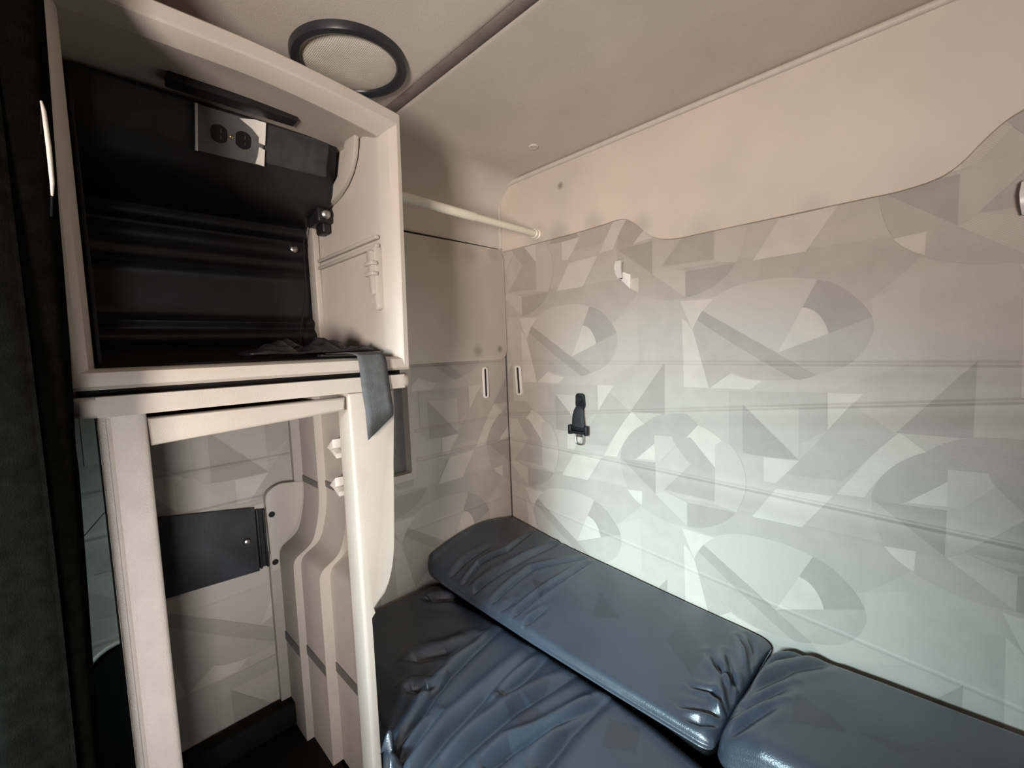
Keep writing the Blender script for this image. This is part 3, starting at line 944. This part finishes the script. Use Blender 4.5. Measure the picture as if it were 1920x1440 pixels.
# fittings overhead
bm = new_bm(); lathe(bm, [(.0165, 0), (.017, .002), (.0145, .0045), (.012, .004), (0, .004)], (.326, -.158, CEIL - .0005), (0, 0, -1), 24)
o = obj('snap_button', bm, LINER); tag(o, 'small round beige button on the ceiling near the rear wall', 'button')
sp = thing('ceiling_speaker', 'round ceiling speaker with black ring above the upper cabinet', 'speaker', (.345, -.773, 1.941))
so = Vector((.345, -.773, 1.9405))
bm = new_bm()
lathe(bm, [(.117, .0), (.1215, -.004), (.1215, .006), (.118, .014), (.108, .017), (.100, .013), (.0965, .006), (.0965, -.004)], so, (0, 0, -1), 72)
obj('ring', bm, RINGM, sp)
bm = new_bm(); lathe(bm, [(.099, -.002), (.098, .006), (.08, .0105), (.05, .0125), (0, .0135)], so, (0, 0, -1), 64)
obj('grille', bm, GRILLE, sp)

# ---------------------------------------------------------------- curtain bunched beside the cabinet
bm = new_bm()
rows = []
for k in range(33):
    z = .08 + (1.90 - .08) * k / 32
    row = []
    for j in range(121):
        t = j / 120
        s = t * 6 * 2 * math.pi
        x = .462 + .11 * t + .008 * math.sin(.7 * s + z)
        y = -1.267 + .026 * math.sin(s + .5 * math.sin(2.3 * z)) - .030 * (1.85 - z)
        y -= .006 * t
        row.append((x, y, z))
    for j in range(1, 24):                     # unseen return towards the left wall, added to block light
        t = j / 23
        row.append((.572 - .02 * t + .008 * math.sin(14 * t + z), -1.30 - .030 * (1.85 - z) - .17 * t, z))
    for j in range(1, 80):
        t = j / 79
        row.append((.552 - .33 * t, -1.47 - .030 * (1.85 - z) - .05 * t + .025 * math.sin(40 * t), z))
    rows.append(row)
strip(bm, rows)
cu = obj('curtain', bm, CURT, angle=80)
sm = cu.modifiers.new('thick', 'SOLIDIFY'); sm.thickness = .003; sm.offset = 0
tag(cu, 'bunched black curtain hanging at the left of the cabinets', 'curtain')
gh = thing('grab_handle', 'pale slim vertical grab handle in front of the black curtain', 'handle', (.66, -1.275, 1.51))
bm = new_bm(); tube(bm, [(.662, -1.2555, 1.468), (.669, -1.2545, 1.478), (.671, -1.254, 1.51), (.669, -1.2545, 1.545), (.662, -1.2555, 1.556)], [.001, .0017, .0020, .0017, .001], 12)
gp = obj('grip', bm, PIPE, gh)
for z in (1.468, 1.556):
    bm = new_bm(); tube(bm, [(.662, -1.2555, z), (.63, -1.2565, z), (.578, -1.258, z)], .001, 8)
    obj('mount', bm, BLACK, gh)

# ---------------------------------------------------------------- mattress cushions
def cush_mat():
    m = mat('slate_vinyl_cover', (.037, .048, .066), .30, .12, 9, .25, 420, spec=.85, sheen=.0)
    nt = m.node_tree
    b = nt.nodes['Principled BSDF']
    at = nd(nt, 'ShaderNodeAttribute', attribute_name='print')
    cr = next(n for n in nt.nodes if n.type == 'VALTORGB')
    mx = nd(nt, 'ShaderNodeMix', data_type='RGBA')
    nt.links.new(at.outputs['Fac'], mx.inputs['Factor'])
    nt.links.new(cr.outputs['Color'], mx.inputs['A'])
    mx.inputs['B'].default_value = (.022, .024, .034, 1)
    nt.links.new(mx.outputs['Result'], b.inputs['Base Color'])
    return m
CUSH = cush_mat()

def seg_dist(P, a, b):
    ab = b - a
    t = np.clip(((P - a) @ ab) / max(ab @ ab, 1e-9), 0, 1)
    d = P - (a + t[:, None] * ab)
    cr = ab[0] * (P[:, 1] - a[1]) - ab[1] * (P[:, 0] - a[0])
    return np.hypot(d[:, 0], d[:, 1]) * np.sign(cr), t
def folds(P, lines, w, amp):
    tot = np.zeros(len(P))
    for li, l in enumerate(lines):
        best = np.full(len(P), 9.0); par = np.zeros(len(P))
        n = len(l) - 1
        for i in range(n):
            d, t = seg_dist(P, np.array(l[i]), np.array(l[i + 1]))
            m = np.abs(d) < np.abs(best)
            best[m] = d[m]; par[m] = (i + t[m]) / n
        env = np.sin(np.pi * np.clip(.18 + .78 * par, 0, 1)) ** .7
        ww = w * (.8 + .4 * ((li * 37 % 10) / 10))
        g = -1.0 * np.exp(-(np.sqrt(best ** 2 + (.45 * ww) ** 2) - .45 * ww) / (.75 * ww)) + .8 * np.exp(-((best - 2.2 * ww) / (1.6 * ww)) ** 2) + .35 * np.exp(-((best + 2.4 * ww) / (1.8 * ww)) ** 2)
        tot += amp * env * g
    return tot
def inside(P, poly):
    c = np.zeros(len(P), bool)
    n = len(poly)
    for i in range(n):
        a, b = poly[i], poly[(i + 1) % n]
        k = ((a[1] > P[:, 1]) != (b[1] > P[:, 1])) & (P[:, 0] < (b[0] - a[0]) * (P[:, 1] - a[1]) / ((b[1] - a[1]) or 1e-9) + a[0])
        c ^= k
    return c

def cushion(name, x0, x1, y0f, y1f, zbf, ztf, r, lines, prints, w, amp, label, nx=230, nt=130, rx0=None, rx1=None, extra=None):
    rx0 = r if rx0 is None else rx0
    rx1 = r if rx1 is None else rx1
    xs = []
    for k in range(nx + 1):
        xs.append(x0 + (x1 - x0) * k / nx)
    xs = sorted(xs + [x0 + .002, x0 + .006, x1 - .002, x1 - .006])
    P = []; H = []; rows = 0
    for x in xs:
        y0, y1 = y0f(x), y1f(x)
        zb = zbf(x)
        e = 0
        if x - x0 < rx0:
            d = rx0 - (x - x0); e = r - r * math.sqrt(max(0, 1 - (d / rx0) ** 2))
        if x1 - x < rx1:
            d = rx1 - (x1 - x); e = max(e, r - r * math.sqrt(max(0, 1 - (d / rx1) ** 2)))
        loop = []
        rr = max(r - e * .7, .004)
        # top uniform
        for j in range(nt + 1):
            y = y0 + e + rr + (y1 - y0 - 2 * e - 2 * rr) * j / nt
            loop.append((y, ztf(x, y) - e, 1.0))
        for j in range(1, 9):
            a = math.pi / 2 * (1 - j / 8)
            y = y1 - e - rr + rr * math.cos(a)
            loop.append((y, ztf(x, y) - e - rr + rr * math.sin(a), math.sin(a)))
        zc = ztf(x, y1) - e - rr
        for j in range(1, 7):
            t = j / 6
            loop.append((y1 - e, zc + (zb + e * .5 + .01 - zc) * t, .0))
        for j in range(1, 6):
            t = j / 6
            loop.append((y1 - e + (y0 - y1 + 2 * e) * t, zb + e * .5, 0))
        zc = ztf(x, y0) - e - rr
        for j in range(0, 11):
            t = j / 11
            loop.append((y0 + e - .006 * math.sin(math.pi * t), zb + e * .5 + .01 + (zc - zb - e * .5 - .01) * t, .35 * t))
        for j in range(0, 9):
            a = math.pi / 2 * (j / 9)
            y = y0 + e + rr - rr * math.cos(a)
            loop.append((y, ztf(x, y) - e - rr + rr * math.sin(a), max(.35, math.sin(a))))
        L = len(loop)
        for y, z, h in loop:
            P.append((x, y, z)); H.append(h)
        rows += 1
    P = np.array(P); H = np.array(H)
    f = folds(P[:, :2], lines, w, amp)
    yy0 = np.array([y0f(x) for x in P[:, 0]])
    f *= np.clip((P[:, 1] - yy0 - .004) / .03, 0.15, 1)
    # soft unevenness of the filling
    f += .0018 * np.sin(9 * P[:, 0] + 5 * P[:, 1]) * np.sin(13 * P[:, 1] - 4 * P[:, 0] + 1)
    if extra is not None:
        f += extra(P)
    edge = np.minimum(1, np.minimum(P[:, 0] - x0, x1 - P[:, 0]) / .02)
    # push mostly along z on the top, along -y on the front
    front = (H > 0) & (H < 1)
    P2 = P.copy()
    P2[:, 2] += f * H * np.clip(edge, 0, 1)
    bm = new_bm()
    V = [bm.verts.new(p) for p in P2]
    for i in range(rows - 1):
        for j in range(L):
            k = (j + 1) % L
            bm.faces.new([V[i * L + j], V[i * L + k], V[(i + 1) * L + k], V[(i + 1) * L + j]])
    bm.faces.new(V[:L]); bm.faces.new(V[-L:][::-1])
    o = obj(name, bm, CUSH, angle=75)
    at = o.data.attributes.new('print', 'FLOAT', 'POINT')
    m = np.zeros(len(P))
    for q in prints:
        m = np.maximum(m, inside(P[:, :2], q) * .55)
    at.data.foreach_set('value', m.astype(np.float32))
    tag(o, label, 'mattress cushion')
    return o

def lerp(t, a, b):
    t = max(0, min(1, t)); t = t * t * (3 - 2 * t)
    return a + (b - a) * t
# rear left cushion
def ztA(x, y):
    rear = np.interp(x, [0, .12, .3, .6, .9, .985], [.607, .592, .566, .538, .516, .505])
    front = np.interp(x, [0, .03, .09, .25, .5, .75, .985], [.604, .575, .543, .530, .520, .512, .512])
    t = -y / .43
    dome = np.interp(x, [0, .1, .3, .7, .985], [.040, .034, .022, .016, .010])
    return rear + (front - rear) * t + dome * math.sin(math.pi * min(1, max(0, t)))
y0A = lambda x: float(np.interp(x, [0, .1, .5, .985], [-.430, -.428, -.424, -.424]))
cushion('mattress_cushion', .004, .976, y0A, lambda x: -.006, lambda x: float(np.interp(x, [0, .1, .5, .98], [.512, .503, .480, .476])), ztA, .016, FOLD_A, PRINT_A, .0072, .0125,
        'dark slate mattress cushion against the rear wall, left of the seam', rx0=.02, rx1=.03, nx=400, nt=190)
# rear right cushion
def ztB(x, y):
    rear = np.interp(x, [.98, 1.06, 1.2, 1.4, 1.9], [.498, .520, .528, .530, .53])
    front = np.interp(x, [.98, 1.06, 1.2, 1.9], [.525, .555, .560, .56])
    t = -y / .43
    return rear + (front - rear) * t + .016 * math.sin(math.pi * min(1, max(0, t)))
cushion('mattress_cushion', .978, 1.95, lambda x: -.425, lambda x: -.022, lambda x: .46, ztB, .036, FOLD_B, PRINT_B, .0095, .0135,
        'dark slate mattress cushion against the rear wall, right of the seam', rx0=.03, rx1=.03)
# lower front cushion
def ztC(x, y):
    base = np.interp(x, [0, .1, .3, .6, .85, 1.0, 1.1], [.490, .482, .474, .474, .474, .460, .44])
    t = (y + .85) / .43
    return base - .03 * max(0, .25 - t) + .004 * math.sin(math.pi * min(1, max(0, t)))
y1C = lambda x: float(np.interp(x, [0, .3, .6, .8, 1.0, 1.1], [-.395, -.395, -.398, -.408, -.425, -.44]))
y0C = lambda x: float(np.interp(x, [0, .44, .47, .55, 1.1], [-.852, -.852, -.858, -.88, -.90]))
fc = cushion('mattress_cushion', .006, 1.10, y0C, y1C, lambda x: .30, ztC, .035, FOLD_C, PRINT_C, .0115, .0205,
        'lower dark slate mattress cushion in front, beside the cabinet end panel', rx0=.03, rx1=.06, nx=400, nt=190)
# bunk base under the cushions
bm = new_bm(); box(bm, (.004, -.852, .0), (1.95, -.006, .298), .006)
o = obj('bunk_base', bm, BLACK_MATTE); tag(o, 'black bunk base box beneath the mattress cushions', 'bunk')
bm = new_bm(); box(bm, (.03, -.385, .299), (.95, -.012, .470), .02); box(bm, (.985, -.40, .299), (1.93, -.03, .455), .02)
o2 = obj('rear_riser', bm, BLACK_MATTE, o)
# crumpled cover corner by the cabinet
bm = new_bm()
rows = []
for i in range(19):
    u = i / 18
    row = []
    for j in range(15):
        v = j / 14
        ax = .478 + .060 * u
        y = -.872 + .030 * v + .010 * math.sin(5 * u + 3 * v)
        z = .455 + .052 * math.sin(math.pi * (.15 + .8 * v)) * (1 - .55 * u) + .010 * math.sin(9 * u + 4 * v)
        row.append((ax, y, z))
    rows.append(row)
strip(bm, rows)
o = obj('cover_corner', bm, CUSH, fc, angle=80)
sm = o.modifiers.new('thick', 'SOLIDIFY'); sm.thickness = .003; sm.offset = 0

# ---------------------------------------------------------------- unseen seat added behind the viewer to shade the right of the berth
seat = thing('shade_seat', 'unseen black seat added to shade the right of the berth', 'seat', (1.78, -2.0, 0))
SHADE_SEATM = mat('shade_seat_black', (.03, .03, .032), .85, .2, 40, .5, 500)
bm = new_bm(); box(bm, (1.53, -2.26, .36), (2.03, -1.76, .52), .05, 4); obj('shade_seat_cushion', bm, SHADE_SEATM, seat)
bm = new_bm(); prism(bm, round_poly([(1.52, .50), (2.04, .50), (2.02, 1.09), (1.92, 1.13), (1.64, 1.13), (1.54, 1.09)], .04), 1, -1.78, -1.66, .03, 4); obj('shade_seat_back', bm, SHADE_SEATM, seat)
bm = new_bm(); box(bm, (1.62, -2.2, 0), (1.94, -1.8, .36), .02, 2); obj('shade_seat_pedestal', bm, BLACK, seat)

# ---------------------------------------------------------------- light
def area(name, loc, target, sx, sy, power, col, spread=180):
    L = bpy.data.lights.new(name, 'AREA')
    L.shape = 'RECTANGLE'; L.size = sx; L.size_y = sy
    L.energy = power; L.color = col
    L.spread = math.radians(spread)
    o = bpy.data.objects.new(name, L); C.objects.link(o)
    o.location = loc
    o.rotation_euler = (Vector(target) - Vector(loc)).to_track_quat('-Z', 'Y').to_euler()
    return o
area('windscreen_daylight', (1.00, -2.6, 1.50), (.54, 0, .41), .5, .2, 10.5, (.66, .92, 1.0), 48)
area('side_window_daylight', (1.72, -2.30, 1.12), (.45, -.25, 1.62), .32, .45, 15, (1.0, .89, .825), 92)
area('door_window_daylight', (2.10, -1.58, .80), (.1, -1.06, .90), .35, .5, 2.0, (1.0, .98, .97), 42)

w = bpy.data.worlds.new('cab_world')
sc.world = w
w.use_nodes = True
w.node_tree.nodes['Background'].inputs['Color'].default_value = (1, .94, .80, 1)
w.node_tree.nodes['Background'].inputs['Strength'].default_value = .07

# ---------------------------------------------------------------- camera
cam = bpy.data.cameras.new('camera')
cam.sensor_fit = 'HORIZONTAL'
cam.sensor_width = 36
cam.lens = 823.84 / 1920 * 36
cam.clip_start = .02
co = bpy.data.objects.new('camera', cam)
C.objects.link(co)
R = [[0.7070556259363936, 0.7060938713110182, -0.0387786891051524], [-0.027707496697762585, 0.08245707483320999, 0.996209378311956], [-0.706614913838109, 0.7033009851457409, -0.07786583226673977]]
m3 = Matrix((R[0], R[1], [-c for c in R[2]])).transposed()
co.matrix_world = Matrix.Translation((1.289918, -1.255433, 1.30)) @ m3.to_4x4()
sc.camera = co
sc.view_settings.view_transform = 'Standard'
sc.view_settings.look = 'None'
sc.view_settings.gamma = 1
sc.view_settings.use_curve_mapping = False
sc.view_settings.exposure = 0
